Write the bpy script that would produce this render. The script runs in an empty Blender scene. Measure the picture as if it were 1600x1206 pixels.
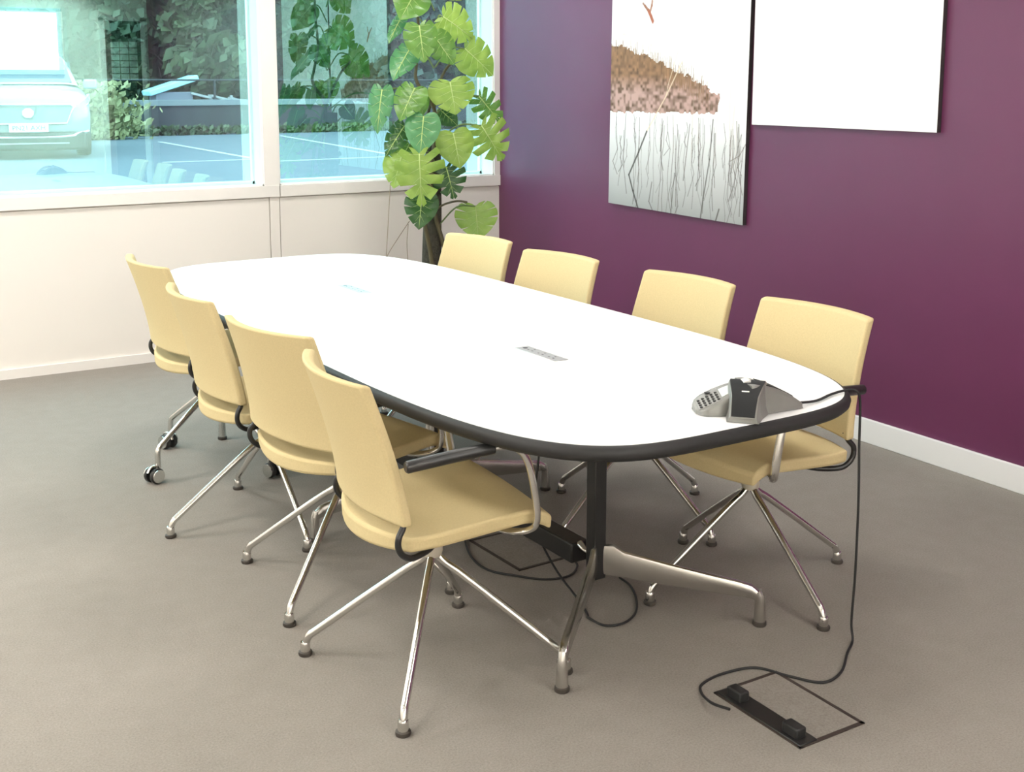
import bpy, math, random
import numpy as np
from mathutils import Vector, Matrix
random.seed(7)
S = bpy.context.scene
COL = S.collection
R = math.radians

# ------------------------------------------------------------------ camera
cam_d = bpy.data.cameras.new('camera'); cam = bpy.data.objects.new('camera', cam_d); COL.objects.link(cam)
CAM = Vector((-3.7975, -6.387, 1.5)); YAW, PITCH, ROLL, FPX = 0.5473, -0.1539, 0.0004, 1859.7
cam.location = CAM
cam.rotation_mode = 'XYZ'
cam.rotation_euler = (math.pi/2 + PITCH, 0, -YAW)
cam_d.sensor_fit = 'HORIZONTAL'; cam_d.sensor_width = 36
cam_d.lens = 36*FPX/1600
cam_d.shift_y = -(603-415.6)/1600
cam_d.clip_start = .05; cam_d.clip_end = 200
S.camera = cam

# ------------------------------------------------------------------ view and world
S.view_settings.view_transform = 'Standard'; S.view_settings.look = 'None'
S.view_settings.gamma = 1; S.view_settings.exposure = 0.24
W = bpy.data.worlds.new('overcast_sky'); S.world = W; W.use_nodes = True
bg = W.node_tree.nodes['Background']
bg.inputs[0].default_value = (.80, .93, 1.0, 1); bg.inputs[1].default_value = 6.0

def area(name, loc, size, power, color=(1, 1, 1), rot=(0, 0, 0), sy=None):
    d = bpy.data.lights.new(name, 'AREA'); d.energy = power; d.color = color
    d.shape = 'RECTANGLE'; d.size = size; d.size_y = sy or size
    o = bpy.data.objects.new(name, d); o.location = loc; o.rotation_euler = rot; COL.objects.link(o)
    return o
CEIL = 2.75
for lx, lps in ((-1.5, (18, 16, 15)), (-3.6, (27, 22, 1)), (-5.6, (42, 40, 18))):
    for ly, lp in zip((-1.3, -3.5, -5.7), lps):
        area('ceiling_panel_light', (lx, ly, CEIL-.02), .6, lp, (1, .955, .885))
for lx in (-1.3, -3.4, -5.4):
    area('front_wall_fill_light', (lx, -7.0, CEIL-.05), .6, 56.0, (1, .96, .90), rot=(R(-42), 0, 0), sy=.25).data.spread = R(80)  # unseen lamps added to brighten the front wall mirrored in the glass
area('corner_fill_light', (-.50, -.95, CEIL-.03), .3, 9.0, (.97, .95, 1))  # added lamp, brightens the top of the purple wall near the window
# daylight portals at the windows and at an unseen opening added on the left
for x0, x1 in ((-1.439, -.04), (-4.0, -1.528)):
    p = area('daylight_portal', ((x0+x1)/2, .19, 1.66), x1-x0, 1, rot=(-math.pi/2, 0, 0), sy=1.46)
    p.data.cycles.is_portal = True
p = area('daylight_portal', (-6.62, -1.4, 1.995), 2.0, 1, rot=(0, -math.pi/2, 0), sy=.79)
p.rotation_euler = (math.pi/2, 0, -math.pi/2)
p.data.cycles.is_portal = True

# ------------------------------------------------------------------ materials
def rgb(r, g, b):
    f = lambda c: (c/255/12.92) if c/255 <= .04045 else ((c/255+.055)/1.055)**2.4
    return (f(r), f(g), f(b))
MATS = {}
def mat(name, col, rough=.5, metal=0, var=.06, vscale=40, bump=0, bscale=200, spec=.5, coat=0, stretch=None, emit=None, estr=0, bdist=.002):
    m = bpy.data.materials.new(name); m.use_nodes = True
    nt = m.node_tree; b = nt.nodes['Principled BSDF']
    b.inputs['Roughness'].default_value = rough; b.inputs['Metallic'].default_value = metal
    b.inputs['Specular IOR Level'].default_value = spec; b.inputs['Coat Weight'].default_value = coat
    tc = nt.nodes.new('ShaderNodeTexCoord'); src = tc.outputs['Object']
    if stretch:
        mp = nt.nodes.new('ShaderNodeMapping'); mp.inputs['Scale'].default_value = stretch
        nt.links.new(src, mp.inputs[0]); src = mp.outputs[0]
    n = nt.nodes.new('ShaderNodeTexNoise'); n.inputs['Scale'].default_value = vscale; n.inputs['Detail'].default_value = 4
    nt.links.new(src, n.inputs['Vector'])
    cr = nt.nodes.new('ShaderNodeMix'); cr.data_type = 'RGBA'
    cr.inputs[6].default_value = (*[c*(1-var) for c in col], 1); cr.inputs[7].default_value = (*[min(1, c*(1+var)) for c in col], 1)
    nt.links.new(n.outputs['Fac'], cr.inputs[0]); nt.links.new(cr.outputs[2], b.inputs['Base Color'])
    if bump:
        n2 = nt.nodes.new('ShaderNodeTexNoise'); n2.inputs['Scale'].default_value = bscale; n2.inputs['Detail'].default_value = 3
        nt.links.new(src, n2.inputs['Vector'])
        bp = nt.nodes.new('ShaderNodeBump'); bp.inputs['Strength'].default_value = bump; bp.inputs['Distance'].default_value = bdist
        nt.links.new(n2.outputs['Fac'], bp.inputs['Height']); nt.links.new(bp.outputs[0], b.inputs['Normal'])
    if emit:
        b.inputs['Emission Color'].default_value = (*emit, 1); b.inputs['Emission Strength'].default_value = estr
    MATS[name] = m
    return m
white_paint = mat('white_paint', (.85, .82, .78), .45, var=.01)
cream_wall = mat('cream_wall', (.84, .80, .745), .6, var=.015, vscale=3)
ceiling_mat = mat('ceiling_tile', (.82, .82, .80), .8, var=.02)
purple = mat('purple_wall', (.122, .026, .078), .42, var=.06, vscale=6, bump=.05, bscale=150, spec=.45)
laminate = mat('white_laminate', (.86, .86, .86), .35, var=.005, spec=.4)
rubber = mat('black_rubber', (.020, .020, .020), .55, var=.15, vscale=60, spec=.35)
black_metal = mat('black_metal', (.014, .014, .014), .35, var=.1)
chrome = mat('polished_chrome', (.72, .71, .68), .16, 1, var=.04, vscale=20)
alu = mat('polished_aluminium', (.66, .65, .62), .24, 1, var=.05, vscale=25)
collar_mat = mat('beige_cast_metal', (.62, .57, .48), .4, .3, var=.05)
glide_mat = mat('dark_brown_glide', (.05, .042, .035), .5, var=.1)
def fabric_mat():
    m = mat('pale_yellow_fabric', (.62, .51, .285), .9, var=.10, vscale=220, bump=.35, bscale=650, spec=.15, bdist=.001)
    return m
fabric = fabric_mat()
def carpet_mat():
    m = bpy.data.materials.new('taupe_carpet'); m.use_nodes = True
    nt = m.node_tree; b = nt.nodes['Principled BSDF']; b.inputs['Roughness'].default_value = .95; b.inputs['Specular IOR Level'].default_value = .1
    tc = nt.nodes.new('ShaderNodeTexCoord')
    n1 = nt.nodes.new('ShaderNodeTexNoise'); n1.inputs['Scale'].default_value = 190; n1.inputs['Detail'].default_value = 6; n1.inputs['Roughness'].default_value = .75
    n2 = nt.nodes.new('ShaderNodeTexNoise'); n2.inputs['Scale'].default_value = 14; n2.inputs['Detail'].default_value = 5
    w = nt.nodes.new('ShaderNodeTexWave'); w.inputs['Scale'].default_value = 38; w.inputs['Distortion'].default_value = 1.5; w.inputs['Detail'].default_value = 2
    w.bands_direction = 'X'
    for n in (n1, n2, w): nt.links.new(tc.outputs['Object'], n.inputs['Vector'])
    a = nt.nodes.new('ShaderNodeMath'); a.operation = 'MULTIPLY_ADD'; a.inputs[1].default_value = .85
    nt.links.new(n1.outputs['Fac'], a.inputs[0]); 
    a2 = nt.nodes.new('ShaderNodeMath'); a2.operation = 'MULTIPLY'; a2.inputs[1].default_value = .0; nt.links.new(w.outputs['Fac'], a2.inputs[0])
    nt.links.new(a2.outputs[0], a.inputs[2])
    a3 = nt.nodes.new('ShaderNodeMath'); a3.operation = 'MULTIPLY_ADD'; a3.inputs[1].default_value = .13; nt.links.new(n2.outputs['Fac'], a3.inputs[0]); nt.links.new(a.outputs[0], a3.inputs[2])
    mx = nt.nodes.new('ShaderNodeMix'); mx.data_type = 'RGBA'
    mx.inputs[6].default_value = (.105, .094, .082, 1); mx.inputs[7].default_value = (.455, .42, .377, 1)
    nt.links.new(a3.outputs[0], mx.inputs[0]); nt.links.new(mx.outputs[2], b.inputs['Base Color'])
    bp = nt.nodes.new('ShaderNodeBump'); bp.inputs['Strength'].default_value = .5; bp.inputs['Distance'].default_value = .003
    nt.links.new(a.outputs[0], bp.inputs['Height']); nt.links.new(bp.outputs[0], b.inputs['Normal'])
    return m
carpet = carpet_mat()
def glass_mat(name, tint, refl):
    m = bpy.data.materials.new(name); m.use_nodes = True
    nt = m.node_tree; nt.nodes.remove(nt.nodes['Principled BSDF'])
    out = nt.nodes['Material Output']
    t = nt.nodes.new('ShaderNodeBsdfTransparent'); t.inputs[0].default_value = (*tint, 1)
    if refl:
        g = nt.nodes.new('ShaderNodeBsdfGlossy'); g.inputs['Roughness'].default_value = 0; g.inputs['Color'].default_value = (.93, 1, .93, 1)
        mx = nt.nodes.new('ShaderNodeMixShader'); mx.inputs[0].default_value = refl
        nt.links.new(t.outputs[0], mx.inputs[1]); nt.links.new(g.outputs[0], mx.inputs[2]); nt.links.new(mx.outputs[0], out.inputs[0])
    else:
        nt.links.new(t.outputs[0], out.inputs[0])
    return m
glass_outer = glass_mat('coated_glass', (.80, .97, 1.0), .38)
glass_inner = glass_mat('tinted_glass', (.72, .96, .97), .035)
glass_edge = glass_mat('clear_glass', (1, 1, 1), 0)

# ------------------------------------------------------------------ mesh helper
class MB:
    def __init__(s): s.v = []; s.f = []; s.m = []; s.mi = 0
    def add(s, vs, fs, mi=None):
        o = len(s.v); s.v += [tuple(v) for v in vs]
        for f in fs: s.f.append([i+o for i in f]); s.m.append(s.mi if mi is None else mi)
    def box(s, a, b, mi=None, M=None):
        (x0, y0, z0), (x1, y1, z1) = a, b
        vs = [Vector(p) for p in ((x0,y0,z0),(x1,y0,z0),(x1,y1,z0),(x0,y1,z0),(x0,y0,z1),(x1,y0,z1),(x1,y1,z1),(x0,y1,z1))]
        if M is not None: vs = [M @ v for v in vs]
        s.add(vs, [(0,3,2,1),(4,5,6,7),(0,1,5,4),(1,2,6,5),(2,3,7,6),(3,0,4,7)], mi)
    def tube(s, pts, r, n=12, mi=None, cap=True, flat=1.0):
        pts = [Vector(p) for p in pts]; k = len(pts)
        rr = r if hasattr(r, '__len__') else [r]*k
        T = []
        for i in range(k):
            t = pts[min(i+1, k-1)]-pts[max(i-1, 0)]; T.append(t.normalized())
        u = T[0].orthogonal().normalized()
        if abs(T[0].z) < .95:
            u = (Vector((0,0,1)) - T[0]*T[0].z).normalized()
        vs = []
        for i in range(k):
            u = (u - T[i]*u.dot(T[i])).normalized(); w = T[i].cross(u)
            for j in range(n):
                a = 2*math.pi*j/n
                vs.append(pts[i] + (u*math.cos(a)*flat + w*math.sin(a))*rr[i])
        fs = [(i*n+j, i*n+(j+1) % n, (i+1)*n+(j+1) % n, (i+1)*n+j) for i in range(k-1) for j in range(n)]
        if cap: fs += [tuple(range(n-1, -1, -1)), tuple((k-1)*n+j for j in range(n))]
        s.add(vs, fs, mi)
    def lathe(s, prof, c=(0, 0, 0), n=20, mi=None, axis='z'):
        vs = []
        for r, z in prof:
            for j in range(n):
                a = 2*math.pi*j/n
                p = (r*math.cos(a), r*math.sin(a), z)
                if axis == 'y': p = (p[0], p[2], p[1])
                if axis == 'x': p = (p[2], p[0], p[1])
                vs.append((c[0]+p[0], c[1]+p[1], c[2]+p[2]))
        k = len(prof)
        fs = [(i*n+j, i*n+(j+1) % n, (i+1)*n+(j+1) % n, (i+1)*n+j) for i in range(k-1) for j in range(n)]
        fs += [tuple(range(n-1, -1, -1)), tuple((k-1)*n+j for j in range(n))]
        s.add(vs, fs, mi)
    def grid(s, P, mi=None, flip=False):          # P[i][j] points
        a, b = len(P), len(P[0])
        fs = []
        for i in range(a-1):
            for j in range(b-1):
                q = (i*b+j, (i+1)*b+j, (i+1)*b+j+1, i*b+j+1)
                fs.append(q[::-1] if flip else q)
        s.add([p for row in P for p in row], fs, mi)
    def slab(s, T, B, mi=None):                   # two matching grids closed into a solid
        a, b = len(T), len(T[0]); n = a*b
        vs = [p for row in T for p in row]+[p for row in B for p in row]; fs = []
        for i in range(a-1):
            for j in range(b-1):
                q = (i*b+j, (i+1)*b+j, (i+1)*b+j+1, i*b+j+1)
                fs.append(q); fs.append(tuple(n+x for x in q[::-1]))
        rim = [j for j in range(b)]+[i*b+b-1 for i in range(1, a)]+[(a-1)*b+j for j in range(b-2, -1, -1)]+[i*b for i in range(a-2, 0, -1)]
        for x, y in zip(rim, rim[1:]+rim[:1]): fs.append((x, y, n+y, n+x))
        s.add(vs, fs, mi)
    def prism(s, poly, z0, z1, mi=None):
        n = len(poly)
        vs = [(x, y, z0) for x, y in poly]+[(x, y, z1) for x, y in poly]
        fs = [tuple(range(n-1, -1, -1)), tuple(range(n, 2*n))]+[(i, (i+1) % n, n+(i+1) % n, n+i) for i in range(n)]
        s.add(vs, fs, mi)
    def build(s, name, mats, parent=None, smooth=True, bevel=0, seg=2, loc=None, autos=40):
        me = bpy.data.meshes.new(name); me.from_pydata(s.v, [], s.f); me.update()
        import bmesh
        bm = bmesh.new(); bm.from_mesh(me); bmesh.ops.recalc_face_normals(bm, faces=bm.faces); bm.to_mesh(me); bm.free()
        for m in (mats if isinstance(mats, (list, tuple)) else [mats]): me.materials.append(m)
        me.polygons.foreach_set('material_index', s.m)
        if smooth:
            me.polygons.foreach_set('use_smooth', [True]*len(me.polygons))
            try: me.set_sharp_from_angle(angle=R(autos))
            except Exception: pass
        o = bpy.data.objects.new(name, me); COL.objects.link(o)
        if parent: o.parent = parent
        if loc: o.location = loc
        if bevel:
            b = o.modifiers.new('bevel', 'BEVEL'); b.width = bevel; b.segments = seg; b.limit_method = 'ANGLE'; b.angle_limit = R(45)
            b.harden_normals = False
        return o
def cr(pts, n=6):
    pts = [Vector(p) for p in pts]; q = [2*pts[0]-pts[1]]+pts+[2*pts[-1]-pts[-2]]; out = []
    for i in range(1, len(q)-2):
        a, b, c, d = q[i-1:i+3]
        for k in range(n):
            t = k/n
            out.append(.5*((2*b)+(c-a)*t+(2*a-5*b+4*c-d)*t*t+(3*b-a-3*c+d)*t**3))
    out.append(pts[-1]); return out
def tag(o, label=None, cat=None, group=None, kind=None):
    if label: o['label'] = label
    if cat: o['category'] = cat
    if group: o['group'] = group
    if kind: o['kind'] = kind
    return o
def thing(name, label, cat, loc=(0, 0, 0), rz=0, group=None):
    o = bpy.data.objects.new(name, None); COL.objects.link(o); o.empty_display_size = .1
    o.location = loc; o.rotation_euler = (0, 0, rz)
    return tag(o, label, cat, group)
def struct(name, mb, m, label=None, cat=None, parent=None, **k):
    o = mb.build(name, m, parent, **k)
    if not parent: tag(o, label, cat, kind='structure')
    return o
# rays of the calibrated view, used only to look up world coordinates of things seen in the photo
_f = Vector((math.sin(YAW)*math.cos(PITCH), math.cos(YAW)*math.cos(PITCH), math.sin(PITCH)))
_r = _f.cross(Vector((0, 0, 1))).normalized(); _u = _r.cross(_f)
def ray(u, v): return _f*FPX + _r*(u-800) - _u*(v-415.6)
def onz(u, v, z): d = ray(u, v); return CAM + d*((z-CAM.z)/d.z)
def ony(u, v, y): d = ray(u, v); return CAM + d*((y-CAM.y)/d.y)

# ------------------------------------------------------------------ room shell
XL, YB = -6.5, -7.85
b = MB(); b.box((XL, YB, -.12), (0, 0, 0)); struct('floor', b, carpet, 'taupe brown ribbed office carpet', 'floor', smooth=False)
b = MB(); b.box((XL, YB, CEIL), (0, .2, CEIL+.1)); struct('ceiling', b, ceiling_mat, 'pale ceiling above the meeting room', 'ceiling', smooth=False)
b = MB(); b.box((0, YB, -.12), (.15, .2, CEIL)); struct('wall_right', b, purple, 'plain deep purple painted wall', 'wall', smooth=False)
b = MB(); b.box((XL-.15, YB, -.12), (XL, .2, 1.6)); b.box((XL-.15, YB, 2.39), (XL, .2, CEIL)); b.box((XL-.15, -.4, 1.6), (XL, .2, 2.39)); b.box((XL-.15, YB, 1.6), (XL, -2.4, 2.39)); struct('wall_left', b, cream_wall, 'cream wall on the unseen left side', 'wall', smooth=False)  # high opening added out of view to let in daylight
b = MB(); b.box((XL, YB-.15, -.12), (0, YB, CEIL)); struct('wall_front', b, cream_wall, 'cream wall behind the viewpoint', 'wall', smooth=False)
# window wall, panels below the sill
b = MB()
b.box((XL, .012, -.12), (0, .2, .9))
b.box((XL, 0, 0), (-1.501, .012, .853)); b.box((-1.496, -.002, 0), (-1.441, .012, .9)); b.box((-1.4365, 0, 0), (0, .012, .853))
b.box((XL, 0, 2.4), (0, .2, CEIL))
struct('wall_back', b, cream_wall, 'cream panelled wall under the windows', 'wall', smooth=False)
b = MB(); b.box((XL, -.018, .861), (-1.4425, .2, .924)); b.box((-1.4375, -.018, .861), (0, .2, .924))
struct('trim_1', b, white_paint, 'white window sill rail', 'trim', smooth=False)
b = MB(); b.box((-1.528, -.012, .924), (-1.439, .19, 2.4)); struct('trim_2', b, white_paint, 'white mullion between the two windows', 'trim', smooth=False)
b = MB(); b.box((XL, -.014, 0), (-1.38, 0, .05)); b.box((-1.38, -.014, 0), (-.014, 0, .05)); struct('baseboard_back', b, white_paint, 'low white skirting under the windows', 'baseboard', smooth=False)
b = MB(); b.box((-.016, YB, 0), (0, -.0, .1015)); struct('baseboard_right', b, mat('white_gloss', (.86, .86, .86), .35, var=.005), 'tall white skirting along the purple wall', 'baseboard', smooth=False, bevel=.003)
def window(name, x0, x1, label):
    f = MB(); w = .008
    f.box((x0, -.004, .924), (x1, .012, .924+w)); f.box((x0, -.004, .924), (x0+w, .012, 2.4)); f.box((x1-w, -.004, .924), (x1, .012, 2.4))
    f.box((x0, .15, .924), (x1, .18, .94)); f.box((x0, .15, .924), (x0+.012, .18, 2.4)); f.box((x1-.012, .15, .924), (x1, .18, 2.4)); f.box((x0, -.004, 2.38), (x1, .18, 2.4))
    o = tag(f.build(name, white_paint, smooth=False), label, 'window', kind='structure')
    for nm, y, gm in (('inner_glass', .003, glass_inner), ('outer_glass', .163, glass_outer)):
        g = MB(); g.box((x0+.004, y, .928), (x1-.004, y+.006, 2.39), 1)
        g.m[2] = 0
        g.build(nm, [gm, glass_edge], o, smooth=False)
    return o
window('window_1', -4.0, -1.528, 'wide left window looking onto the car park')
window('window_2', -1.439, -.04, 'right window beside the purple wall')
b = MB(); b.box((-.04, -.012, .924), (0, .19, 2.4)); struct('trim_3', b, white_paint, 'narrow white window jamb in the corner', 'trim', smooth=False)
b = MB(); b.box((-4.1, -.012, .924), (-4.0, .19, 2.4)); b.box((XL, .0, .924), (-4.1, .2, 2.4)); struct('trim_4', b, white_paint, 'white jamb left of the left window', 'trim', smooth=False)

# front wall things, seen as reflections in the glass
dark_glass = mat('dark_door_glass', (.012, .02, .018), .1, var=.2)
d = MB(); d.box((-.56, YB, 0), (-.50, YB+.03, 2.24)); d.box((-.09, YB, 0), (-.03, YB+.03, 2.24)); d.box((-.56, YB, 2.2), (-.03, YB+.03, 2.26))
door = tag(d.build('door_1', white_paint, smooth=False), 'door with dark glazed panel on the wall opposite the windows', 'door', kind='structure')
d = MB(); d.box((-.50, YB, .02), (-.09, YB+.02, 2.2)); d.build('door_leaf', dark_glass, door, smooth=False)
d = MB()
for r_ in range(6):
    for c_ in range(3): d.box((-.44+c_*.105, YB+.02, 1.52+r_*.075), (-.345+c_*.105, YB+.022, 1.585+r_*.075))
d.build('blind_slats', mat('pale_slat', (.35, .42, .38), .6), door, smooth=False)
scr = thing('wall_screen', 'large white lit presentation screen mirrored in the left window', 'screen', (-2.0, YB, 1.95))
d = MB(); d.box((-1.02, 0, -.37), (1.02, .04, .37)); d.build('bezel', mat('pale_blue_bezel', (.55, .8, .85), .4), scr, smooth=False, bevel=.006)
d = MB(); d.box((-.97, .04, -.32), (.97, .044, .32)); d.build('panel', mat('lit_screen', (.8, .8, .8), .4, emit=(1, 1, 1), estr=3.5), scr, smooth=False)

# ------------------------------------------------------------------ table
TZ = .70
TX, TY, TA, TB_, TN = -1.944, -2.782, .597, 1.578, 4.4
TROT = R(1.3)
def outline(a, b_, n=140, e=TN):
    out = []
    for i in range(n):
        t = 2*math.pi*i/n; c, s_ = math.cos(t), math.sin(t)
        out.append((math.copysign(abs(c)**(2/e), c)*a, math.copysign(abs(s_)**(2/e), s_)*b_))
    return out
table = thing('conference_table', 'long white conference table with rounded ends and black bumper edge', 'table', (TX, TY, 0), TROT)
t = MB(); t.prism(outline(TA-.001, TB_-.001), TZ-.034, TZ); t.build('tabletop', laminate, table, smooth=True, autos=30)
prof = [(-.004, -.0005), (.004, -.0015), (.011, -.008), (.014, -.017), (.012, -.028), (.004, -.037), (-.02, -.038)]
P = []
for dx, dz in prof: P.append([(x, y, TZ+dz) for x, y in (lambda q: q+[q[0]])(outline(TA+dx, TB_+dx))])
t = MB(); t.grid(P); tag(t.build('edge_bumper', rubber, table, autos=60), 'black rubber edge')
COLS = (-.985, -.055, .895)
for k, cy in enumerate(COLS):
    t = MB(); t.box((-.021, cy-.021, .105), (.021, cy+.021, TZ-.036))
    c = t.build('column', black_metal, table, bevel=.004)
    if k:
        t = MB()
        for sx in (-1, 1):
            for sy in (-1, 1):
                t.tube(cr([(sx*.024, cy+sy*.014, TZ-.04), (sx*.024, cy+sy*.014, .3), (sx*.026, cy+sy*.014, .2), (sx*.045, cy+sy*.012, .15)]), .0085, 8)
        t.build('edge_strip', chrome, c)
    t = MB(); t.box((-.16, cy-.05, TZ-.05), (.16, cy+.05, TZ-.036)); t.build('top_plate', black_metal, table, smooth=False, bevel=.004)
def table_leg(ang, cy, L=.46):
    # tapered blade from the column to an elbow, then a tapered foot
    ca, sa = math.cos(ang), math.sin(ang)
    M = Matrix(((ca, -sa, 0, 0), (sa, ca, 0, cy), (0, 0, 1, 0), (0, 0, 0, 1)))
    t = MB()
    st = [(.018, .205, .115), (.05, .207, .112), (.08, .188, .11), (.2, .163, .098), (.32, .140, .088), (.40, .126, .082), (.435, .117, .078), (.455, .103, .072), (.466, .088, .064)]
    rows = []
    for x, zt, zb in st:
        w = .0085+.004*min(1, x/.4); h = (zt-zb)/2; zc = (zt+zb)/2
        sec = []
        for j in range(12):
            a = 2*math.pi*j/12; c, s_ = math.cos(a), math.sin(a)
            sec.append(M @ Vector((x, math.copysign(abs(c)**.5, c)*w, zc+math.copysign(abs(s_)**.6, s_)*h)))
        rows.append(sec+[sec[0]])
    t.grid(rows); n0 = len(t.v)
    t.add(rows[0][:-1], [tuple(range(12))])
    t.tube([M @ Vector(p) for p in ((.452, 0, .1), (.458, 0, .085), (.46, 0, .06), (.46, 0, .014))], [.0125, .0135, .0145, .0165], 12)
    leg = t.build('leg', alu, table)
    g = MB(); c = M @ Vector((.46, 0, 0)); g.lathe([(.018, 0), (.02, .004), (.019, .012), (.015, .0145)], c, 14); g.build('glide', glide_mat, leg)
for a in (-43, -137): table_leg(R(a), COLS[0])
for a in (0, 180): table_leg(R(a), COLS[1])
for a in (43, 137): table_leg(R(a), COLS[2])
for y0, y1 in ((COLS[0], COLS[1]), (COLS[1], COLS[2])):
    t = MB(); t.box((-.032, y0+.075, .125), (.032, y1-.075, .185)); s_ = t.build('stretcher', black_metal, table, bevel=.005)
    for yy, sg in ((y0, 1), (y1, -1)):
        t = MB(); t.tube([(0, yy+sg*.02, .172), (0, yy+sg*.05, .168), (0, yy+sg*.08, .175)], [.012, .009, .014], 10)
        t.build('stretcher_bracket', chrome, s_)
steel = mat('brushed_steel', (.50, .51, .50), .4, .75, var=.06, vscale=30)
for k, cy in enumerate((-3.48, -2.163)):
    lx, ly = (-1.925 if k == 0 else -1.943)-TX, cy-TY
    lx, ly = lx*math.cos(TROT)+ly*math.sin(TROT), -lx*math.sin(TROT)+ly*math.cos(TROT)
    t = MB(); t.box((lx-.024, ly-.107, TZ-.01), (lx+.024, ly+.107, TZ+.0015)); o = t.build('power_outlet', steel, table, bevel=.001)
    for j in range(3):
        q = MB()
        for dx, dy in ((.011, 0), (-.005, -.011), (-.005, .011)):
            q.box((lx+dx-.0025, ly-.06+j*.055+dy-.0035, TZ+.0012), (lx+dx+.0025, ly-.06+j*.055+dy+.0035, TZ+.0019))
        q.build('socket_pins', black_metal, o, smooth=False)
    q = MB(); q.lathe([(.008, TZ+.001), (.008, TZ+.002)], (lx, ly+.085, 0), 14); q.build('round_socket', black_metal, o)

# ------------------------------------------------------------------ chairs
def chair_meshes():
    D = {}
    # seat: slab with bowed rear edge, slight dish and a front lip
    nu, nv = 22, 15; T, B = [], []
    for i in range(nu):
        a = i/(nu-1); rt, rb = [], []
        for j in range(nv):
            s_ = -1+2*j/(nv-1)
            back = -.152-.068*(1-s_*s_); front = .222+.012*(1-s_*s_)
            x = back+(front-back)*a
            y = .238*s_*(1-.05*max(0, -x/.28)**2)
            dish = -.010*(1-s_*s_)*math.sin(math.pi*min(1, a*1.05))
            lip = -.030*max(0, (a-.78)/.22)**2
            up = .006*max(0, (.25-a)/.25)**2
            z = .470+dish+lip+up+.030*(min(x, .2)-.14)/.34
            rt.append((x, y, z)); rb.append((x*(.995), y*.985, z-.036-.012*(1-s_*s_)))
        T.append(rt); B.append(rb)
    m = MB(); m.slab(T, B); D['seat'] = m.build('seat', fabric, bevel=.009, seg=3)
    # backrest: curved in plan and in profile
    nu, nv = 16, 17; T, B = [], []
    for i in range(nu):
        a = i/(nu-1); z = .481+.343*a; rt, rb = [], []
        for j in range(nv):
            s_ = -1+2*j/(nv-1)
            x = -.172-.090*a**1.4-.050*(1-s_*s_)
            y = (.218+.020*(1-a)**1.5)*s_
            rt.append((x+.029, y*.985, z-.004)); rb.append((x, y, z))
        T.append(rt); B.append(rb)
    m = MB(); m.slab(T, B); D['backrest'] = m.build('backrest', fabric, bevel=.008, seg=3)
    for sd in (-1, 1):
        m = MB()
        m.tube(cr([(-.160, sd*.212, .498), (-.164, sd*.222, .476), (-.178, sd*.230, .456), (-.179, sd*.230, .430), (-.165, sd*.226, .408), (-.135, sd*.214, .394), (-.07, sd*.17, .396), (-.03, sd*.1, .41)], 5), .008, 10)
        D['back_bracket%d' % sd] = m.build('back_bracket', black_metal)
        m = MB()
        m.tube(cr([(.07, sd*.12, .415), (.12, sd*.2, .412), (.155, sd*.24, .422), (.168, sd*.258, .45), (.158, sd*.262, .53), (.142, sd*.262, .60), (.118, sd*.262, .637), (.08, sd*.262, .652), (.035, sd*.262, .651)], 6), .0115, 12, flat=.72)
        arm = m.build('armrest', chrome); D['arm%d' % sd] = arm
        m = MB(); m.tube([(.052, sd*.262, .650), (.05, sd*.262, .650), (-.06, sd*.262, .643), (-.168, sd*.262, .634), (-.172, sd*.262, .6337)], [.010, .0145, .0155, .0145, .011], 14)
        D['pad%d' % sd] = m.build('arm_pad', black_metal, arm)
    m = MB(); m.lathe([(.024, .298), (.027, .31), (.027, .385), (.034, .40), (.06, .412), (.09, .418)], n=20); D['hub'] = m.build('swivel_hub', collar_mat)
    m = MB(); m.box((-.12, -.11, .408), (.12, .11, .43)); D['plate'] = m.build('seat_plate', black_metal, bevel=.006)
    m = MB(); m.tube(cr([(.011, 0, .335), (.012, 0, .305), (.03, 0, .283), (.07, 0, .256), (.19, 0, .166), (.31, 0, .074), (.333, 0, .056), (.343, 0, .036), (.346, 0, .012)], 5), .0105, 12)
    m.lathe([(.0135, .011), (.0135, .034), (.012, .037)], (.346, 0, 0), 12)
    D['leg'] = m.build('leg', chrome)
    m = MB(); m.lathe([(.0175, 0), (.019, .004), (.018, .010), (.013, .012)], (.346, 0, 0), 14); D['glide'] = m.build('glide', glide_mat, D['leg'])
    m = MB(); m.tube(cr([(.011, 0, .335), (.012, 0, .318), (.03, 0, .300), (.07, 0, .275), (.18, 0, .202), (.262, 0, .146), (.285, 0, .128), (.292, 0, .105), (.292, 0, .055)], 5), .0105, 12)
    D['caster_leg'] = m.build('leg', chrome)
    m = MB()
    for sg in (-1, 1):
        m.lathe([(.020, sg*.008), (.029, sg*.010), (.030, sg*.022), (.026, sg*.027), (.010, sg*.028)], (.312, 0, .030), 18, axis='y')
    D['caster'] = m.build('caster', black_metal, D['caster_leg'])
    m = MB(); m.tube(cr([(.342, 0, .045), (.332, 0, .060), (.312, 0, .066), (.292, 0, .058), (.284, 0, .04)], 4), [.006]*17, 8, flat=.5)
    m.tube([(.312, -.0315, .03), (.312, -.0275, .03)], .0255, 18); m.tube([(.312, .0275, .03), (.312, .0315, .03)], .0255, 18)
    D['cover'] = m.build('caster_cover', chrome, D['caster_leg'])
    return D
CH = chair_meshes()
used = set()
def inst(o, parent, rz=None, dz=0):
    if o.name in used:
        c = o.copy(); COL.objects.link(c)
    else:
        c = o; used.add(o.name)
    c.parent = parent
    if rz is not None: c.rotation_euler = (0, 0, rz)
    c.location.z = dz
    return c
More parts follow.
